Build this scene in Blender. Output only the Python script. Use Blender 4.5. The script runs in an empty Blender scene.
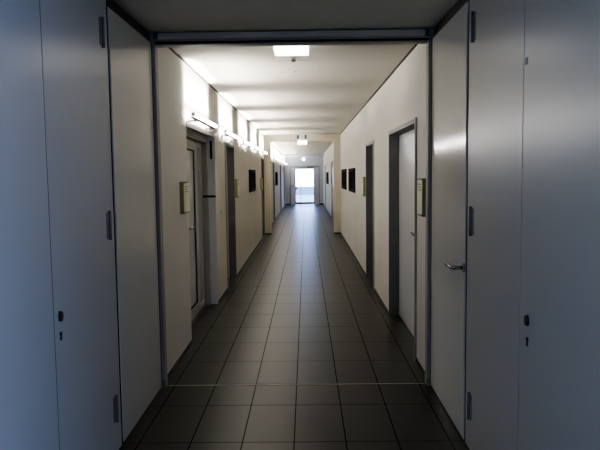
import bpy, bmesh, math
from mathutils import Vector, Matrix

SC = bpy.context.scene
COL = SC.collection
XL, XR = -1.115, 0.925          # faces of the corridor walls
ZC = 2.66                       # corridor ceiling
YF = 4.625                      # threshold of the double door
YP = 16.6                       # portal half way down the corridor
YE = 33.0                       # end wall

# ------------------------------------------------------------------ materials
def mat(name, color, rough=0.5, metal=0.0, spec=0.5, coat=0.0, noise=0.0, nscale=6.0, bump=0.0, bscale=200.0,
        emit=None, estr=0.0):
    m = bpy.data.materials.new(name); m.use_nodes = True
    nt = m.node_tree; b = nt.nodes['Principled BSDF']
    b.inputs['Base Color'].default_value = (*color, 1)
    b.inputs['Roughness'].default_value = rough
    b.inputs['Metallic'].default_value = metal
    b.inputs['Specular IOR Level'].default_value = spec
    b.inputs['Coat Weight'].default_value = coat
    b.inputs['Coat Roughness'].default_value = 0.12
    if emit:
        b.inputs['Emission Color'].default_value = (*emit, 1)
        b.inputs['Emission Strength'].default_value = estr
    tc = nt.nodes.new('ShaderNodeTexCoord')
    if noise:
        n = nt.nodes.new('ShaderNodeTexNoise'); n.inputs['Scale'].default_value = nscale
        n.inputs['Detail'].default_value = 4
        r = nt.nodes.new('ShaderNodeValToRGB')
        r.color_ramp.elements[0].position = 0.3; r.color_ramp.elements[1].position = 0.7
        r.color_ramp.elements[0].color = (*[c * (1 - noise) for c in color], 1)
        r.color_ramp.elements[1].color = (*[min(1, c * (1 + noise)) for c in color], 1)
        nt.links.new(tc.outputs['Object'], n.inputs['Vector'])
        nt.links.new(n.outputs['Fac'], r.inputs['Fac'])
        nt.links.new(r.outputs['Color'], b.inputs['Base Color'])
    if bump:
        n2 = nt.nodes.new('ShaderNodeTexNoise'); n2.inputs['Scale'].default_value = bscale
        bp = nt.nodes.new('ShaderNodeBump'); bp.inputs['Strength'].default_value = bump
        bp.inputs['Distance'].default_value = 0.002
        nt.links.new(tc.outputs['Object'], n2.inputs['Vector'])
        nt.links.new(n2.outputs['Fac'], bp.inputs['Height'])
        nt.links.new(bp.outputs['Normal'], b.inputs['Normal'])
    return m

M = {}
M['wall'] = mat('wall_paint', (0.72, 0.69, 0.62), 0.75, noise=0.03, nscale=1.5, bump=0.15, bscale=160)
M['wall_cream'] = mat('wall_paint_cream', (0.72, 0.66, 0.52), 0.75, noise=0.03, nscale=1.5)
M['wall_cool'] = mat('wall_paint_grey', (0.58, 0.60, 0.68), 0.7, noise=0.03)
M['ceiling'] = mat('ceiling_paint', (0.56, 0.53, 0.475), 0.85, noise=0.02, nscale=2)
M['soffit'] = mat('soffit_paint', (0.60, 0.595, 0.53), 0.8, noise=0.03)
M['dark'] = mat('gap_shade', (0.012, 0.012, 0.012), 0.8, noise=0.1)  # dark colour standing for shade in joints and seams
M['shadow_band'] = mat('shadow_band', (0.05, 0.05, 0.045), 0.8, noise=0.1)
M['base'] = mat('baseboard_dark', (0.02, 0.02, 0.02), 0.6, noise=0.1)
M['leaf'] = mat('leaf_gloss_paint', (0.80, 0.785, 0.72), 0.13, spec=0.65, noise=0.015, nscale=1)
M['panel'] = mat('closet_satin_paint', (0.64, 0.635, 0.62), 0.32, spec=0.7, noise=0.015, nscale=1, bump=0.03, bscale=40)
M['panel_right'] = mat('closet_satin_offset_blue', (0.66, 0.62, 0.56), 0.32, spec=0.7, noise=0.015, nscale=1, bump=0.03, bscale=40)  # same closet paint, warmed to offset the blue lobby light
M['door_grey'] = mat('door_leaf_grey', (0.66, 0.66, 0.68), 0.3, noise=0.02)
M['door_dark'] = mat('door_leaf_dark', (0.10, 0.10, 0.11), 0.4, noise=0.05)
M['frame_dark'] = mat('frame_dark_grey', (0.105, 0.108, 0.113), 0.45, noise=0.05)
M['frame_grey'] = mat('frame_metal_grey', (0.36, 0.345, 0.31), 0.5, metal=0.0, spec=0.3, noise=0.04)
M['alu'] = mat('aluminium', (0.42, 0.42, 0.40), 0.4, metal=0.2, noise=0.03)
M['rail'] = mat('rail_grey', (0.58, 0.56, 0.51), 0.4, spec=0.4, noise=0.03)
M['steel'] = mat('brushed_steel', (0.30, 0.29, 0.27), 0.22, metal=1.0, noise=0.05, nscale=60)
M['hinge'] = mat('hinge_bronze', (0.24, 0.23, 0.205), 0.4, metal=0.2, noise=0.08, nscale=40)
M['lock'] = mat('lock_dark_metal', (0.05, 0.05, 0.045), 0.35, metal=0.7, noise=0.1, nscale=80)
M['black'] = mat('black_satin', (0.006, 0.006, 0.006), 0.8, spec=0.05, noise=0.1)
M['poster'] = mat('poster_dark', (0.008, 0.008, 0.009), 0.9, spec=0.0, noise=0.4, nscale=9)
M['olive'] = mat('holder_olive', (0.28, 0.27, 0.12), 0.5, noise=0.05)
M['paper'] = mat('paper_cream', (0.80, 0.78, 0.56), 0.6, noise=0.03)
M['ink'] = mat('paper_print', (0.22, 0.21, 0.15), 0.7, noise=0.05)
M['white'] = mat('white_plastic', (0.75, 0.75, 0.73), 0.4, noise=0.02)
M['white_gloss'] = mat('white_gloss_paint', (0.75, 0.75, 0.76), 0.12, spec=0.8, noise=0.02)
M['sticker'] = mat('blue_grey_sticker', (0.16, 0.18, 0.30), 0.5, noise=0.1, nscale=90)
M['tube'] = mat('fluorescent_tube', (0.9, 0.9, 0.9), 0.4, noise=0.01, emit=(1.0, 0.97, 0.95), estr=50.0)
M['lit'] = mat('lit_diffuser', (0.9, 0.9, 0.9), 0.4, noise=0.01, emit=(1.0, 0.98, 0.95), estr=6.0)
M['lit_strong'] = mat('lit_globe', (0.9, 0.9, 0.9), 0.4, noise=0.01, emit=(1.0, 0.97, 0.9), estr=40.0)
M['litsoft'] = mat('lit_sign_face', (0.8, 0.8, 0.78), 0.4, noise=0.01, emit=(1.0, 0.98, 0.92), estr=0.35)
M['grey_print'] = mat('pictogram_grey', (0.25, 0.25, 0.24), 0.5, noise=0.05)
M['terrace'] = mat('terrace_paving', (0.22, 0.19, 0.125), 0.8, noise=0.06)
M['parapet'] = mat('parapet_blue_grey', (0.17, 0.19, 0.175), 0.8, noise=0.08)

def glass(name, tint=(1, 1, 1), refl=0.06, rough=0.02):
    m = bpy.data.materials.new(name); m.use_nodes = True
    nt = m.node_tree; nt.nodes.clear()
    o = nt.nodes.new('ShaderNodeOutputMaterial'); t = nt.nodes.new('ShaderNodeBsdfTransparent')
    g = nt.nodes.new('ShaderNodeBsdfGlossy'); x = nt.nodes.new('ShaderNodeMixShader')
    f = nt.nodes.new('ShaderNodeFresnel'); f.inputs['IOR'].default_value = 1.45
    t.inputs['Color'].default_value = (*tint, 1); g.inputs['Roughness'].default_value = rough
    nt.links.new(f.outputs[0], x.inputs[0]); nt.links.new(t.outputs[0], x.inputs[1])
    nt.links.new(g.outputs[0], x.inputs[2]); nt.links.new(x.outputs[0], o.inputs['Surface'])
    return m
M['glass'] = glass('clear_pane', (0.93, 0.97, 1.0))
M['frosted'] = mat('frosted_pane', (0.52, 0.55, 0.54), 0.12, spec=0.6, noise=0.03)

def translucent_panel():
    m = mat('translucent_panel', (0.7, 0.7, 0.78), 0.5, noise=0.02); nt = m.node_tree
    b = nt.nodes['Principled BSDF']; o = nt.nodes['Material Output']
    t = nt.nodes.new('ShaderNodeBsdfTranslucent'); t.inputs['Color'].default_value = (0.62, 0.70, 1.0, 1)
    x = nt.nodes.new('ShaderNodeMixShader'); x.inputs[0].default_value = 0.05
    nt.links.new(b.outputs[0], x.inputs[1]); nt.links.new(t.outputs[0], x.inputs[2]); nt.links.new(x.outputs[0], o.inputs['Surface'])
    return m
M['translucent'] = translucent_panel()

def floor_material():
    m = bpy.data.materials.new('floor_tiles'); m.use_nodes = True
    nt = m.node_tree; L = nt.links.new; b = nt.nodes['Principled BSDF']
    def math_(op, a, bb=None):
        n = nt.nodes.new('ShaderNodeMath'); n.operation = op
        for i, v in enumerate((a, bb)):
            if v is None: continue
            if isinstance(v, (int, float)): n.inputs[i].default_value = v
            else: L(v, n.inputs[i])
        return n.outputs[0]
    geo = nt.nodes.new('ShaderNodeNewGeometry')
    sep = nt.nodes.new('ShaderNodeSeparateXYZ'); L(geo.outputs['Position'], sep.inputs[0])
    x, y = sep.outputs['X'], sep.outputs['Y']
    u = math_('DIVIDE', math_('ADD', x, 0.089 + 31.1), 0.311)
    near = math_('LESS_THAN', y, YF)
    v = math_('DIVIDE', math_('ADD', math_('SUBTRACT', y, YF - 60.0), math_('MULTIPLY', near, 0.42)), 0.60)
    fu, fv = math_('FRACT', u), math_('FRACT', v)
    du = math_('MULTIPLY', math_('MINIMUM', fu, math_('SUBTRACT', 1.0, fu)), 0.311)
    dv = math_('MULTIPLY', math_('MINIMUM', fv, math_('SUBTRACT', 1.0, fv)), 0.60)
    d = math_('MINIMUM', du, dv)
    mr = nt.nodes.new('ShaderNodeMapRange'); mr.inputs['From Min'].default_value = 0.0025
    mr.inputs['From Max'].default_value = 0.0050; L(d, mr.inputs['Value'])
    comb = nt.nodes.new('ShaderNodeCombineXYZ'); L(math_('FLOOR', u), comb.inputs[0]); L(math_('FLOOR', v), comb.inputs[1])
    wn = nt.nodes.new('ShaderNodeTexWhiteNoise'); wn.noise_dimensions = '3D'; L(comb.outputs[0], wn.inputs['Vector'])
    ns = nt.nodes.new('ShaderNodeTexNoise'); ns.inputs['Scale'].default_value = 7; ns.inputs['Detail'].default_value = 5
    L(geo.outputs['Position'], ns.inputs['Vector'])
    val = math_('ADD', math_('MULTIPLY', wn.outputs['Value'], 0.25), math_('MULTIPLY', ns.outputs['Fac'], 0.75))
    cr = nt.nodes.new('ShaderNodeValToRGB'); L(val, cr.inputs['Fac'])
    cr.color_ramp.elements[0].position = 0.2; cr.color_ramp.elements[0].color = (0.016, 0.016, 0.0135, 1)
    cr.color_ramp.elements[1].position = 0.8; cr.color_ramp.elements[1].color = (0.026, 0.0258, 0.0215, 1)
    mx = nt.nodes.new('ShaderNodeMix'); mx.data_type = 'RGBA'
    mx.inputs['A'].default_value = (0.003, 0.003, 0.003, 1)
    L(mr.outputs['Result'], mx.inputs['Factor']); L(cr.outputs['Color'], mx.inputs['B'])
    L(mx.outputs['Result'], b.inputs['Base Color'])
    rr = nt.nodes.new('ShaderNodeMapRange'); L(ns.outputs['Fac'], rr.inputs['Value'])
    rr.inputs['To Min'].default_value = 0.31; rr.inputs['To Max'].default_value = 0.35
    L(rr.outputs['Result'], b.inputs['Roughness'])
    L(math_('MULTIPLY', mr.outputs['Result'], 0.09), b.inputs['Specular IOR Level'])
    bp = nt.nodes.new('ShaderNodeBump'); bp.inputs['Strength'].default_value = 0.1; bp.inputs['Distance'].default_value = 0.002
    L(mr.outputs['Result'], bp.inputs['Height']); L(bp.outputs['Normal'], b.inputs['Normal'])
    return m
M['floor'] = floor_material()

# ------------------------------------------------------------------ mesh helpers
def box(bm, x0, x1, y0, y1, z0, z1):
    x0, x1 = sorted((x0, x1)); y0, y1 = sorted((y0, y1)); z0, z1 = sorted((z0, z1))
    v = [bm.verts.new(p) for p in ((x0, y0, z0), (x1, y0, z0), (x1, y1, z0), (x0, y1, z0),
                                   (x0, y0, z1), (x1, y0, z1), (x1, y1, z1), (x0, y1, z1))]
    for f in ((0, 3, 2, 1), (4, 5, 6, 7), (0, 1, 5, 4), (1, 2, 6, 5), (2, 3, 7, 6), (3, 0, 4, 7)):
        bm.faces.new([v[i] for i in f])

def tube(bm, pts, r, seg=12):
    """a round bar along a polyline, capped"""
    pts = [Vector(p) for p in pts]
    rings = []
    for i, p in enumerate(pts):
        d = (pts[min(i + 1, len(pts) - 1)] - pts[max(i - 1, 0)]).normalized()
        a = Vector((0, 0, 1)) if abs(d.z) < 0.9 else Vector((1, 0, 0))
        u = d.cross(a).normalized(); w = d.cross(u)
        rings.append([bm.verts.new(p + r * (math.cos(2 * math.pi * k / seg) * u + math.sin(2 * math.pi * k / seg) * w)) for k in range(seg)])
    for a, b in zip(rings, rings[1:]):
        for k in range(seg):
            bm.faces.new((a[k], a[(k + 1) % seg], b[(k + 1) % seg], b[k]))
    bm.faces.new(rings[0][::-1]); bm.faces.new(rings[-1])

def obj(name, bm, m, parent=None, bevel=0.0, smooth=False):
    bmesh.ops.recalc_face_normals(bm, faces=bm.faces)
    me = bpy.data.meshes.new(name); bm.to_mesh(me); bm.free()
    o = bpy.data.objects.new(name, me); COL.objects.link(o)
    me.materials.append(m)
    if parent is not None: o.parent = parent; o.matrix_parent_inverse = Matrix.Translation(-parent.location)
    if bevel:
        md = o.modifiers.new('bevel', 'BEVEL'); md.width = bevel; md.segments = 2; md.limit_method = 'ANGLE'
    if smooth:
        for p in me.polygons: p.use_smooth = len(p.vertices) == 4
    return o

def boxes(name, bl, m, parent=None, bevel=0.0):
    bm = bmesh.new()
    for b in bl: box(bm, *b)
    return obj(name, bm, m, parent, bevel)

def bars(name, paths, r, m, parent=None, seg=12):
    bm = bmesh.new()
    for p in paths: tube(bm, p, r, seg)
    return obj(name, bm, m, parent, smooth=True)

def empty(name, loc):
    o = bpy.data.objects.new(name, None); COL.objects.link(o); o.location = loc; o.empty_display_size = 0.1
    return o

def tag(o, label, cat, group=None, kind=None):
    o['label'] = label; o['category'] = cat
    if group: o['group'] = group
    if kind: o['kind'] = kind
    return o

def struct(o):
    o['kind'] = 'structure'; return o

# ------------------------------------------------------------------ openings in the side walls
# (near y, far y, head height)
L_OPEN = [(5.84, 7.65, 2.09), (8.57, 9.66, 2.05), (15.40, 16.42, 2.02), (20.70, 21.90, 2.03), (26.60, 27.70, 2.03), (30.90, 32.10, 2.03)]
R_OPEN = [(5.20, 6.93, 2.05), (8.46, 9.58, 2.04), (20.95, 22.75, 2.05), (29.30, 30.60, 2.03)]
T = 0.20
def side_wall(name, x, s, openings, m):
    bl = []; y = YF + 0.04
    for y0, y1, h in openings:
        bl.append((x, x + s * T, y, y0, 0, ZC)); bl.append((x, x + s * T, y0, y1, h, ZC)); y = y1
    bl.append((x, x + s * T, y, YE, 0, ZC))
    return struct(boxes(name, bl, m))
struct(boxes('light_block_left', [(XL - T, XL - T - .05, y0 - .1, y1 + .1, 0, h + .1) for y0, y1, h in L_OPEN], M['soffit']))  # unseen panels added to block sky light leaking through door gaps
struct(boxes('light_block_right', [(XR + T, XR + T + .05, y0 - .1, y1 + .1, 0, h + .1) for y0, y1, h in R_OPEN], M['soffit']))  # likewise added out of sight to stop light leaks on the right
side_wall('wall_left', XL, -1, L_OPEN, M['wall'])
side_wall('wall_right', XR, 1, R_OPEN, M['wall'])
struct(boxes('wall_back_left', [(XL - .05, XL - .25, -3.2, 4.70, 0, 2.80)], M['soffit']))
struct(boxes('wall_back_right', [(XR + .05, XR + .25, 1.0, 4.70, 0, 2.80), (XR + .05, 3.2, 0.8, 1.0, 0, 2.80)], M['soffit']))
struct(boxes('wall_lobby', [(-1.4, 3.2, -3.4, -3.2, 0, 2.8), (3.2, 3.4, -3.4, -2.6, 0, 2.8), (3.2, 3.4, 0.2, 1.0, 0, 2.8),
                            (3.2, 3.4, -2.6, 0.2, 1.35, 2.8)], M['wall_cool']))
struct(boxes('floor', [(-1.45, 3.4, -3.4, YE + .2, -0.12, 0)], M['floor']))
struct(boxes('ceiling', [(XL - .2, XR + .2, YF + .05, YE, ZC, ZC + .1)], M['ceiling']))
struct(boxes('ceiling_lobby', [(-1.4, 3.4, -3.4, YF + .05, 2.64, 2.78)], M['soffit']))
# the end wall with the door opening
struct(boxes('wall_end', [(XL, -.86, YE, YE + .2, 0, ZC), (.72, XR, YE, YE + .2, 0, ZC), (-.86, .72, YE, YE + .2, 2.06, ZC),
                          ], M['wall_cool']))
struct(boxes('trim_end_soffit', [(XL, XR, 32.2, YE, 2.54, ZC)], M['wall_cool']))
# portal: two piers and a lintel
struct(boxes('wall_portal', [(XL, -.945, YP, YP + .3, 0, ZC), (.745, XR, YP, YP + .3, 0, ZC),
                             (-.945, .745, YP, YP + .3, 2.476, ZC)], M['wall_cream']))

def baseboard(name, x, s, openings):
    bl = []; y = YF + 0.05
    for y0, y1, h in openings + [(YE, YE, 0)]:
        for a, b in ((y, min(y0, YP)), (max(y, YP + .3), y0)):
            if b - a > .02: bl.append((x, x - s * .006, a, b, 0, .034))
        y = y1
    return struct(boxes(name, bl, M['base']))
baseboard('baseboard_left', XL, -1, L_OPEN)
baseboard('baseboard_right', XR, 1, R_OPEN)
struct(boxes('baseboard_portal', [(XL + .007, -.94, YP - .006, YP, 0, .04), (.74, XR - .007, YP - .006, YP, 0, .04)], M['base']))
struct(boxes('baseboard_end', [(XL + .01, -.86, YE - .01, YE, 0, .07), (.72, XR - .01, YE - .01, YE, 0, .07)], M['base']))
# dark strips painted as the shadow joints between walls and ceiling
struct(boxes('shadow_joint_left', [(XL, XL + .012, YF + .1, YP, ZC - .014, ZC)], M['dark']))
struct(boxes('shadow_joint_right', [(XR - .012, XR, YF + .1, YP, ZC - .014, ZC)], M['dark']))
struct(boxes('trim_threshold', [(-1.09, .90, YF - .005, YF + .005, 0, .002)], M['frame_grey']))

# ------------------------------------------------------------------ door hardware
def lever(parent, x, y, z, s, dirn, length=0.12):
    """lever handle on a leaf whose face is at x; s points out of the leaf, dirn along y"""
    h = bars('door_handle', [[(x + s * .006, y, z), (x + s * .062, y, z), (x + s * .071, y + dirn * .012, z), (x + s * .072, y + dirn * length, z + .004)]],
             .011, M['steel'], parent)
    bm = bmesh.new(); tube(bm, [(x, y, z), (x + s * .009, y, z)], .027, 20)
    obj('rose', bm, M['hinge'], h, smooth=True)
    return h

def hinge(parent, x, y, z0, z1, s, w=.085):
    h = bars('hinge', [[(x + s * .006, y, z0), (x + s * .006, y, z1)]], .0095, M['hinge'], parent)
    boxes('hinge_plate', [(x, x + s * .003, y - w * .5, y + w * .5, z0 + .008, z1 - .008)], M['hinge'], h)
    return h

# ------------------------------------------------------------------ recessed corridor doors
def corridor_door(n, side, y0, y1, h, leaf_m, label, handle_y=None, depth=.105, frame=None):
    s = -1 if side == 'left' else 1
    x = XL if s < 0 else XR
    frame = frame or M['frame_dark']
    root = empty('door_%d' % n, (x + s * depth, (y0 + y1) / 2, 0))
    tag(root, label, 'door', kind='structure')
    fr = .028
    boxes('door_frame', [(x - s * .006, x + s * T, y0, y0 + fr, 0, h), (x - s * .006, x + s * T, y1 - fr, y1, 0, h),
                         (x - s * .006, x + s * T, y0 + fr, y1 - fr, h - fr, h)], frame, root, .003)
    boxes('door_trim', [(x, x - s * .016, y0 - .012, y0 + .03, 0, h + .012),
                        (x, x - s * .010, y0 + .03, y1, h - .004, h + .012)], M['frame_grey'], root, .002)
    boxes('leaf', [(x + s * depth, x + s * (depth + .045), y0 + fr + .004, y1 - fr - .004, .012, h - fr - .004)], leaf_m, root, .003)
    if handle_y: lever(root, x + s * depth, handle_y, 1.05, -s, 1 if handle_y < (y0 + y1) / 2 else -1)
    return root

corridor_door(3, 'left', *L_OPEN[1], M['door_grey'], 'grey door in dark steel frame on the left wall beyond the glazed door', 8.72)
corridor_door(4, 'left', *L_OPEN[2], M['door_grey'], 'narrow dark-framed door on the left wall just before the pier', 15.55)
corridor_door(5, 'right', *R_OPEN[0], M['door_grey'], 'wide pale door in dark grey frame nearest on the right wall', 5.52)
corridor_door(6, 'right', *R_OPEN[1], M['door_dark'], 'dark grey door on the right wall between two wall signs and posters', 8.75)
corridor_door(7, 'left', *L_OPEN[3], M['white_gloss'], 'pale door on the left wall just past the portal pier', 20.85, .03)
corridor_door(8, 'left', *L_OPEN[4], M['door_dark'], 'dark door on the left wall in the far corridor past the small black picture', 26.8)
corridor_door(9, 'left', *L_OPEN[5], M['door_dark'], 'last door on the left wall beside the glazed end door', 31.1)
corridor_door(10, 'right', *R_OPEN[2], M['white_gloss'], 'white door in dark frame on the right wall just past the portal', 21.3, .03)
corridor_door(11, 'right', *R_OPEN[3], M['door_dark'], 'last door on the right wall near the glazed end door', 29.5)

# glazed door with sidelight in a plastered recess, nearest on the left
def glazed_door():
    y0, y1, h = L_OPEN[0]; x = XL - .15
    root = empty('door_12', (x, (y0 + y1) / 2, 0))
    tag(root, 'glazed aluminium door with narrow sidelight in a recess nearest on the left wall', 'door', kind='structure')
    boxes('door_frame', [(x - .04, x + .06, y1 - .09, y1, 0, h), (x - .04, x + .06, y0, y0 + .06, 0, h), (x - .04, x + .07, y0 + .06, y1 - .09, h - .09, h)], M['frame_grey'], root, .003)
    boxes('door_sill', [(x - .04, x + .02, y0 + .06, y1 - .09, 0, .015)], M['frame_dark'], root)
    boxes('seal', [(x - .03, x + .003, 7.115, 7.145, .02, h - .09), (x - .03, x + .003, 7.525, 7.56, .02, h - .09)], M['black'], root)
    lf = boxes('leaf', [(x - .035, x + .012, 5.905, 6.00, .03, h - .10), (x - .035, x + .012, 7.02, 7.112, .03, h - .10),
                        (x - .035, x + .012, 6.00, 7.02, h - .20, h - .10), (x - .035, x + .012, 6.00, 7.02, .03, .15),
                        ], M['alu'], root, .003)
    boxes('pane', [(x - .018, x - .006, 6.00, 7.02, .15, h - .20)], M['frosted'], lf)
    boxes('pane_bead', [(x - .006, x + .004, 6.00, 7.02, .15, .162), (x - .006, x + .004, 6.00, 7.02, h - .212, h - .20), (x - .006, x + .004, 7.008, 7.02, .162, h - .212)], M['black'], lf)
    sl = boxes('sidelight', [(x - .035, x + .006, 7.147, 7.20, .03, h - .10), (x - .035, x + .006, 7.47, 7.523, .03, h - .10),
                             (x - .035, x + .006, 7.20, 7.47, h - .16, h - .10), (x - .035, x + .006, 7.20, 7.47, .03, .09)], M['alu'], root, .003)
    boxes('sidelight_pane', [(x - .018, x - .006, 7.20, 7.47, .09, h - .16)], M['frosted'], sl)
    lever(root, x + .012, 6.25, 1.07, 1, 1, .14)
    boxes('latch_bar', [(x + .0, XL + .012, 7.535, 7.558, 1.335, 1.362)], M['black'], root, .003)
    boxes('closer_arm', [(XL - .045, XL - .02, 7.545, 7.56, 1.80, 2.02)], M['black'], root, .003)
    # lining of the recess
    boxes('reveal_lining', [(x + .06, XL, y1 - .012, y1, 0, h)], M['door_grey'], root)
    boxes('head_lining', [(x + .07, XL - .0, y0 + .005, y1 - .012, h - .012, h)], M['frame_grey'], root)
    boxes('head_trim', [(XL, XL + .008, y0, y1, h - .03, h + .02)], M['frame_grey'], root, .002)
glazed_door()

# ------------------------------------------------------------------ the open double door in the foreground
def folded_leaf(n, side):
    s = -1 if side == 'left' else 1
    x = XL if s < 0 else XR
    xf = x - s * .005
    root = empty('door_%d' % n, (xf, 4.57, 0))
    tag(root, ('glossy pale door leaf folded back against the left side, without a handle' if s < 0 else
               'glossy pale door leaf with lever handle folded back against the right side'), 'door', kind='structure')
    boxes('leaf', [(xf, xf + s * .045, 3.596, 4.565, .012, 2.562)], M['leaf'], root, .003)
    boxes('leaf_edge_seal', [(xf - s * .001, xf + s * .03, 4.566, 4.576, .012, 2.562)], M['black'], root)
    if s > 0: lever(root, xf, 3.605, 1.045, -s, 1, .15)
    return root
folded_leaf(1, 'left'); folded_leaf(2, 'right')

# steel frame of the double door: jambs, head and closer rail
fr = struct(empty('trim_door_frame', (0, YF, 0)))
tag(fr, 'grey steel frame across the corridor around the open double door', 'door frame')
boxes('jamb', [(XL - .05, XL + .03, 4.578, 4.66, 0, 2.64)], M['frame_grey'], fr, .004)
boxes('jamb', [(XR - .03, XR + .05, 4.578, 4.66, 0, 2.64)], M['frame_grey'], fr, .004)
boxes('jamb_foot', [(XL, XL + .033, 4.575, 4.662, 0, .055)], M['hinge'], fr)
boxes('jamb_foot', [(XR - .033, XR, 4.575, 4.662, 0, .055)], M['hinge'], fr)
boxes('frame_head', [(XL + .03, XR - .03, 4.585, 4.67, 2.547, 2.64)], M['frame_grey'], fr, .004)
boxes('head_seal', [(XL + .03, XR - .03, 4.578, 4.586, 2.557, 2.572)], M['black'], fr)
rl = boxes('closer_rail', [(XL + .03, XR - .03, 4.545, 4.584, 2.588, 2.628)], M['rail'], fr, .006)
boxes('rail_cap', [(XL + .028, XL + .06, 4.543, 4.584, 2.586, 2.630)], M['frame_dark'], rl)
boxes('rail_cap', [(XR - .06, XR - .028, 4.543, 4.584, 2.586, 2.630)], M['frame_dark'], rl)
# dark bands painted as the shade above the folded leaves and closets
struct(boxes('shade_band_left', [(XL - .05, XL - .01, 1.0, 4.578, 2.562, 2.64)], M['shadow_band']))
struct(boxes('shade_band_right', [(XR + .01, XR + .05, 1.0, 4.578, 2.562, 2.64)], M['shadow_band']))

# ------------------------------------------------------------------ closets built into the sides in the foreground
def closet(side):
    s = -1 if side == 'left' else 1
    x = XL if s < 0 else XR
    pm = M['panel'] if s < 0 else M['panel_right']
    root = empty('built_in_closet', (x, 2.4, 0))
    boxes('frame_post', [(x + s * .002, x + s * .045, 3.455, 3.572, .005, 2.62)], pm, root)
    seam = 2.672
    d = boxes('closet_door', [(x, x + s * .03, seam + .005, 3.450, .008, 2.62)], pm, root)
    p = boxes('closet_panel', [(x, x + s * .03, 1.03, seam - .004, .008, 2.62)], pm, root)
    boxes('shade_backing', [(x + s * .031, x + s * .04, 2.6, 2.75, .01, 2.6)], M['dark'], root)  # dark sheet added so the seam looks shaded
    boxes('leaf_gap_shade', [(x + s * .002, x + s * .03, 3.573, 3.5945, .01, 2.56)], M['black'], root)  # black strip standing for the shaded gap beside the leaf
    if s < 0: boxes('seam_shade', [(x + s * .0015, x + s * .03, seam - .004, seam + .005, .01, 2.62)], M['lock'], root)  # dark strip filling the left seam in place of its shade
    lp, ly = (d, 2.735) if s < 0 else (p, 2.572)
    for z0, z1 in ((2.31, 2.475), (1.245, 1.41), (.185, .345)): hinge(d, x, 3.475, z0, z1, -s)
    bm = bmesh.new()
    bmesh.ops.create_cone(bm, cap_ends=True, segments=24, radius1=.017, radius2=.015, depth=.012,
                          matrix=Matrix.Translation((x - s * .006, ly, .978)) @ Matrix.Rotation(-s * math.pi / 2, 4, 'Y') @ Matrix.Scale(1.45, 4, (1, 0, 0)))
    obj('lock_plate', bm, M['lock'], lp, smooth=False)
    bm = bmesh.new()
    tube(bm, [(x, ly, .898), (x - s * .005, ly, .898)], .0095, 16)
    box(bm, x, x - s * .005, ly - .005, ly + .005, .868, .898)
    obj('keyhole', bm, M['lock'], lp)
    if s > 0:
        boxes('sticker', [(x, x - s * .001, 2.625, 2.655, 2.045, 2.075)], M['sticker'], p)
    return root
tag(closet('left'), 'flush bluish-white built-in closet at the left edge with a dark lock', 'closet', 'built-in closets')
tag(closet('right'), 'flush grey built-in closet at the right edge with small blue sticker and lock', 'closet', 'built-in closets')

# ------------------------------------------------------------------ wall lamps
def area(name, loc, rot, sx, sy, power, color, spread=math.pi, parent=None):
    l = bpy.data.lights.new(name, 'AREA'); l.shape = 'RECTANGLE'; l.size = sx; l.size_y = sy
    l.energy = power; l.color = color; l.spread = spread
    o = bpy.data.objects.new(name, l); COL.objects.link(o); o.location = loc; o.rotation_euler = rot
    if parent is not None: o.parent = parent; o.matrix_parent_inverse = Matrix.Translation(-parent.location)
    return o

LAMP_WALL, LAMP_CEIL = 30.0, 18.0
WARM = (1.0, 0.955, 0.85)
def wall_lamp(y0, label, far=False):
    y1 = y0 + 1.45; xc = XL + .085; z = 2.165
    root = empty('wall_lamp', (XL, (y0 + y1) / 2, z))
    tag(root, label, 'lamp', 'fluorescent wall lamps')
    bars('fluorescent_tube', [[(xc, y0 + .03, z), (xc, y1 - .03, z)]], .0185, M['tube'], root)
    boxes('lamp_housing', [(xc - .030, xc + .012, y0 + .02, y1 - .02, z - .032, z - .021)], M['frame_grey'], root, .003)
    for a, b in ((y0, y0 + .03), (y1 - .03, y1)):
        bm = bmesh.new(); tube(bm, [(xc, a, z), (xc, b, z)], .020, 16); obj('end_cap', bm, M['white'], root, smooth=True)
    for yy in (y0 + .22, y1 - .22):
        boxes('bracket', [(XL, xc - .01, yy - .02, yy + .02, z - .05, z - .032), (XL, XL + .012, yy - .035, yy + .035, z - .075, z - .02)], M['alu'], root, .003)
    ym = (y0 + y1) / 2
    # up-light washing the wall, and up-light across the ceiling; area lights added over the tube to shape its light
    area('wall_wash', (xc - .01, ym, z + .024), (0, math.pi - math.radians(14), 0), .04, 1.36, LAMP_WALL, WARM, math.radians(50), root)
    area('ceiling_wash', (xc + .01, ym, z + .026), (0, math.pi + math.radians(38), 0), .04, 1.36, LAMP_CEIL, WARM, math.radians(110), root)
    area('down_glow', (xc - .02, ym - .1, z - .036), (0, math.radians(-25), 0), .03, .8, .5, WARM, math.radians(130), root)

for y0, lab in ((5.75, 'fluorescent wall lamp nearest the camera, above the glazed door'),
                (8.05, 'fluorescent wall lamp above the dark-framed second door on the left'),
                (10.38, 'third fluorescent wall lamp along the left wall, over bare cream wall'),
                (12.66, 'fluorescent wall lamp above the black picture on the left wall'),
                (14.95, 'fluorescent wall lamp right beside the portal pier')):
    wall_lamp(y0, lab)
for i, w in enumerate(('first', 'second', 'third', 'fourth', 'fifth', 'sixth', 'seventh')):
    wall_lamp(17.6 + 2.3 * i, 'small distant wall lamp, %s one past the portal on the left wall' % w)

# ------------------------------------------------------------------ ceiling things
cl = empty('ceiling_lamp', (-.105, 5.07, ZC))
tag(cl, 'glowing white box lamp on the ceiling just behind the door head', 'lamp')
boxes('mounting_plate', [(-.23, .02, 4.96, 5.19, ZC - .012, ZC)], M['white'], cl)
boxes('diffuser', [(-.243, .033, 4.94, 5.205, 2.575, ZC - .012)], M['lit'], cl, .006)

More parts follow.
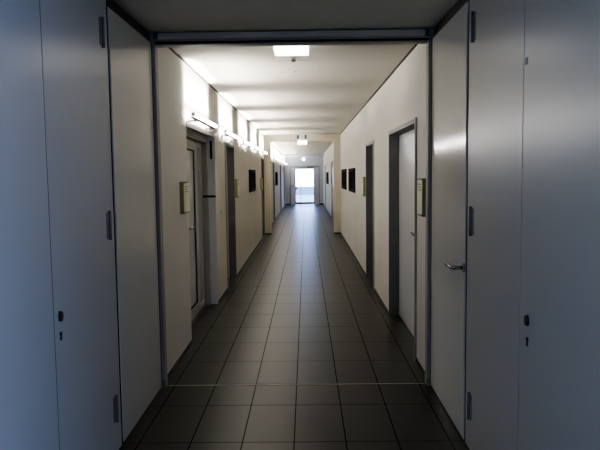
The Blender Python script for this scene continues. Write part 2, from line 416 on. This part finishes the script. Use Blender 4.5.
sd = empty('smoke_detector', (-.103, 5.72, ZC))
tag(sd, 'small dark round detector on the ceiling below the box lamp', 'detector')
bm = bmesh.new(); tube(bm, [(-.103, 5.72, ZC), (-.103, 5.72, ZC - .018)], .030, 20); obj('detector_base', bm, M['white'], sd, smooth=True)
bm = bmesh.new(); bmesh.ops.create_uvsphere(bm, u_segments=16, v_segments=10, radius=.024, matrix=Matrix.Translation((-.103, 5.72, ZC - .024)))
obj('sensor', bm, M['hinge'], sd, smooth=True)

ha = empty('access_hatch', (-.095, 6.2, ZC))
tag(ha, 'faint square access hatch in the ceiling behind the box lamp', 'hatch')
boxes('hatch_panel', [(-.30, .11, 5.885, 6.55, ZC - .003, ZC)], M['ceiling'], ha)
boxes('hatch_joint', [(-.308, -.30, 5.88, 6.555, ZC - .0025, ZC), (.11, .118, 5.88, 6.555, ZC - .0025, ZC),
                      (-.30, .11, 5.877, 5.885, ZC - .0025, ZC), (-.30, .11, 6.55, 6.558, ZC - .0025, ZC)], M['soffit'], ha)
for xx, yy in ((-.24, 6.5), (-.10, 6.5)):
    bm = bmesh.new(); tube(bm, [(xx, yy, ZC - .002), (xx, yy, ZC - .007)], .012, 12); obj('hatch_screw', bm, M['hinge'], ha)

ex = empty('exit_sign', (-.10, 16.0, ZC))
tag(ex, 'white hanging exit sign with dark arrows and pictogram before the portal', 'sign')
boxes('sign_box', [(-.232, .036, 15.97, 16.03, 2.495, 2.622)], M['litsoft'], ex, .004)
for sx, xa in ((-1, -.225), (1, .029)):          # arrows in dark squares at both ends
    af = boxes('arrow_field', [(xa, xa - sx * .058, 15.966, 15.97, 2.508, 2.609)], M['black'], ex)
    bm = bmesh.new(); xa -= sx * .007
    v = [bm.verts.new(p) for p in ((xa, 15.965, 2.558), (xa - sx * .024, 15.965, 2.58), (xa - sx * .024, 15.965, 2.536))]
    bm.faces.new(v)
    v = [bm.verts.new(p) for p in ((xa - sx * .024, 15.965, 2.565), (xa - sx * .044, 15.965, 2.565), (xa - sx * .044, 15.965, 2.551), (xa - sx * .024, 15.965, 2.551))]
    bm.faces.new(v)
    obj('arrow', bm, M['grey_print'], af)
bm = bmesh.new()                                  # running figure between them
tube(bm, [(-.092, 15.967, 2.602), (-.092, 15.964, 2.602)], .008, 12)
for a, b in (((-.100, 2.59), (-.104, 2.556)), ((-.104, 2.556), (-.082, 2.540)), ((-.082, 2.540), (-.086, 2.517)),
             ((-.104, 2.556), (-.118, 2.533)), ((-.118, 2.533), (-.138, 2.530)), ((-.100, 2.586), (-.078, 2.568)), ((-.100, 2.586), (-.126, 2.574))):
    tube(bm, [(a[0], 15.966, a[1]), (b[0], 15.966, b[1])], .0055, 8)
box(bm, -.068, -.058, 15.964, 15.969, 2.512, 2.60)
obj('pictogram', bm, M['grey_print'], ex)
for xx in (-.15, -.06): boxes('sign_hanger', [(xx, xx + .01, 15.995, 16.005, 2.622, ZC)], M['alu'], ex)

el = empty('emergency_lamp', (-.09, 16.08, 2.49))
tag(el, 'small bright box lamp hanging just under the exit sign', 'lamp')
boxes('lamp_base', [(-.20, .03, 16.05, 16.15, 2.466, 2.49)], M['white'], el)
boxes('diffuser', [(-.208, .034, 16.04, 16.16, 2.373, 2.466)], M['lit'], el, .005)
boxes('lamp_hanger', [(-.10, -.09, 16.095, 16.105, 2.49, ZC)], M['alu'], el)

fl = empty('round_lamp', (-.12, YE, 2.40))
tag(fl, 'small round glowing lamp on the end wall above the glazed door', 'lamp')
bm = bmesh.new(); tube(bm, [(-.12, YE, 2.40), (-.12, YE - .04, 2.40)], .08, 24); obj('lamp_base', bm, M['white'], fl, smooth=True)
bm = bmesh.new(); bmesh.ops.create_uvsphere(bm, u_segments=20, v_segments=12, radius=.065,
    matrix=Matrix.Translation((-.12, YE - .04, 2.40)) @ Matrix.Scale(.7, 4, (0, 1, 0)))
obj('diffuser', bm, M['lit_strong'], fl, smooth=True)

# ------------------------------------------------------------------ wall signs, pictures, switch
def sign_holder(side, y0, y1, z0, z1, label):
    s = -1 if side == 'left' else 1
    x = XL if s < 0 else XR
    root = empty('sign_holder', (x, (y0 + y1) / 2, z0))
    tag(root, label, 'sign', 'door signs')
    boxes('holder', [(x, x - s * .036, y0, y1, z0, z1)], M['olive'], root, .003)
    sh = boxes('paper', [(x - s * .036, x - s * .040, y0 + .004, y1 - .004, z0 + .014, z1 - .014)], M['paper'], root)
    boxes('print', [(x - s * .040, x - s * .0405, y0 + .03, y1 - .05, z1 - .05 - .022 * k, z1 - .043 - .022 * k) for k in (0, 1, 2)], M['ink'], sh)
    for z in (z0 + .012, z1 - .012):
        boxes('clip', [(x - s * .036, x - s * .043, y0 + .02, y0 + .035, z - .008, z + .008)], M['hinge'], root)
    return root
sign_holder('left', 5.45, 5.69, 1.265, 1.55, 'cream paper sign in olive holder before the glazed door on the left wall')
sign_holder('right', 4.755, 4.975, 1.265, 1.56, 'cream paper sign in olive holder before the wide pale door on the right wall')
sign_holder('left', 9.74, 10.02, 1.25, 1.54, 'cream paper sign beyond the second door on the left wall')
sign_holder('right', 9.68, 9.96, 1.25, 1.55, 'cream paper sign between the dark door and posters on the right wall')
sign_holder('left', 15.10, 15.33, 1.24, 1.54, 'small cream sign beside the door next to the left portal pier')

def picture(side, y0, y1, z0, z1, label):
    s = -1 if side == 'left' else 1
    x = XL if s < 0 else XR
    root = empty('picture_frame', (x, (y0 + y1) / 2, z0))
    tag(root, label, 'picture', 'black framed pictures')
    w = .06
    boxes('frame', [(x, x - s * .035, y0, y0 + w, z0, z1), (x, x - s * .035, y1 - w, y1, z0, z1),
                    (x, x - s * .035, y0 + w, y1 - w, z0, z0 + w), (x, x - s * .035, y0 + w, y1 - w, z1 - w, z1)], M['black'], root, .003)
    boxes('picture', [(x - s * .001, x - s * .022, y0 + w, y1 - w, z0 + w, z1 - w)], M['poster'], root)
    return root
picture('left', 12.10, 13.32, 1.265, 1.71, 'black framed dark picture on the left wall between the wall lamps and pier')
picture('right', 11.66, 13.10, 1.245, 1.71, 'nearer of two black framed pictures on the right wall')
picture('right', 14.13, 15.65, 1.245, 1.715, 'farther of two black framed pictures on the right wall, next to the portal')
picture('left', 22.45, 23.8, 1.21, 1.70, 'small black framed picture on the left wall past the portal')
picture('right', 25.5, 27.4, 1.19, 1.69, 'small black framed picture on the right wall past the portal')

sw = empty('light_switch', (XL, 8.05, 1.12))
tag(sw, 'small pale light switch on the wall between the first two left doors', 'switch')
boxes('switch_plate', [(XL, XL + .008, 8.00, 8.09, 1.08, 1.165)], M['white'], sw, .003)
boxes('rocker', [(XL + .008, XL + .013, 8.02, 8.07, 1.10, 1.145)], M['alu'], sw, .002)

# ------------------------------------------------------------------ the end door
def end_door():
    root = empty('door_13', (0, YE, 0))
    tag(root, 'bright glazed door in grey frame at the far end of the corridor', 'door', kind='structure')
    y = YE
    boxes('door_frame', [(-.86, -.80, y - .03, y + .1, 0, 2.06), (.66, .72, y - .03, y + .1, 0, 2.06), (-.80, .66, y - .03, y + .1, 1.97, 2.06)], M['frame_grey'], root)
    boxes('side_panel', [(-.80, -.585, y, y + .05, 0, 1.97)], M['translucent'], root)
    boxes('side_panel', [(.46, .66, y, y + .05, 0, 1.97)], M['wall_cool'], root)
    lf = boxes('leaf', [(-.585, -.55, y, y + .05, .02, 1.97), (.40, .46, y, y + .05, .02, 1.97), (-.55, .40, y, y + .05, 1.89, 1.97), (-.55, .40, y, y + .05, .02, .14)], M['frame_grey'], root)
    boxes('pane', [(-.55, .40, y + .02, y + .03, .14, 1.89)], M['glass'], lf)
    h = bars('door_handle', [[(-.52, y, .90), (-.52, y - .06, .90), (-.38, y - .06, .90)]], .014, M['frame_dark'], root)
    boxes('rose', [(-.56, -.48, y - .008, y, .80, .96)], M['frame_dark'], h)
    boxes('door_closer', [(.08, .40, y - .06, y - .0, 1.975, 2.03)], M['frame_dark'], root, .004)
end_door()

st = empty('barrier_stand', (-.56, 32.3, 0))
tag(st, 'thin dark metal rail stand before the left half of the end door', 'stand')
bars('top_rail', [[(-.85, 32.3, 1.03), (-.27, 32.3, 1.03)]], .012, M['frame_dark'], st)
bars('leg', [[(-.84, 32.3, 0), (-.84, 32.3, 1.03)]], .011, M['frame_dark'], st)
bars('leg', [[(-.28, 32.3, 0), (-.28, 32.3, 1.03)]], .011, M['frame_dark'], st)
boxes('foot', [(-.86, -.82, 32.15, 32.45, 0, .015)], M['frame_dark'], st)
boxes('foot', [(-.30, -.26, 32.15, 32.45, 0, .015)], M['frame_dark'], st)

# ------------------------------------------------------------------ outside the end door
struct(boxes('ground_terrace', [(-14, 14, YE + .2, 52, -.12, -.02)], M['terrace']))
pw = boxes('parapet_wall', [(-14, 14, 50, 50.3, -.02, .62)], M['parapet'])
struct(pw)

# ------------------------------------------------------------------ light
w = bpy.data.worlds.new('sky'); SC.world = w; w.use_nodes = True
nt = w.node_tree; bg = nt.nodes['Background']
tc = nt.nodes.new('ShaderNodeTexCoord'); sp = nt.nodes.new('ShaderNodeSeparateXYZ'); rp = nt.nodes.new('ShaderNodeValToRGB')
nt.links.new(tc.outputs['Generated'], sp.inputs[0]); nt.links.new(sp.outputs['Z'], rp.inputs['Fac'])
rp.color_ramp.elements[0].color = (0.40, 0.56, 1.0, 1); rp.color_ramp.elements[1].color = (0.30, 0.42, 1.0, 1)
rp.color_ramp.elements[1].position = 0.7
nt.links.new(rp.outputs['Color'], bg.inputs['Color']); bg.inputs['Strength'].default_value = 17.0
# portals that guide the daylight through the end door and the lobby window behind the camera
for nm, loc, rot, sx, sy in (('end_door_portal', (-.07, YE + .12, 1.02), (math.radians(-90), 0, 0), .95, 1.75),
                             ('lobby_window_portal', (3.3, -1.2, .68), (0, math.radians(90), 0), 1.35, 2.8)):
    o = area(nm, loc, rot, sx, sy, 1, (1, 1, 1)); o.data.cycles.is_portal = True

# ------------------------------------------------------------------ camera
cd = bpy.data.cameras.new('camera'); cam = bpy.data.objects.new('camera', cd); COL.objects.link(cam)
cd.sensor_width = 36.0; cd.lens = 36.0 * 620.0 / 600.0; cd.clip_start = 0.02; cd.clip_end = 300
f = Vector((6 / 620.0, 50.5 / 620.0, -1)).normalized()
rl_ = math.radians(.65)
u = Vector((-math.sin(rl_), math.cos(rl_), 0)); u = (u - f * u.dot(f)).normalized()
r = f.cross(u)
R = Matrix((r, f, u)).to_4x4()
cam.matrix_world = Matrix.Translation((0, 0, 1.6)) @ R
SC.camera = cam

SC.view_settings.view_transform = 'AgX'
SC.view_settings.look = 'AgX - Medium High Contrast'
SC.view_settings.exposure = 0.3
SC.cycles.use_denoising = True
SC.cycles.max_bounces = 10
SC.cycles.diffuse_bounces = 6
SC.cycles.sample_clamp_indirect = 4.0
SC.cycles.caustics_reflective = False
SC.cycles.caustics_refractive = False
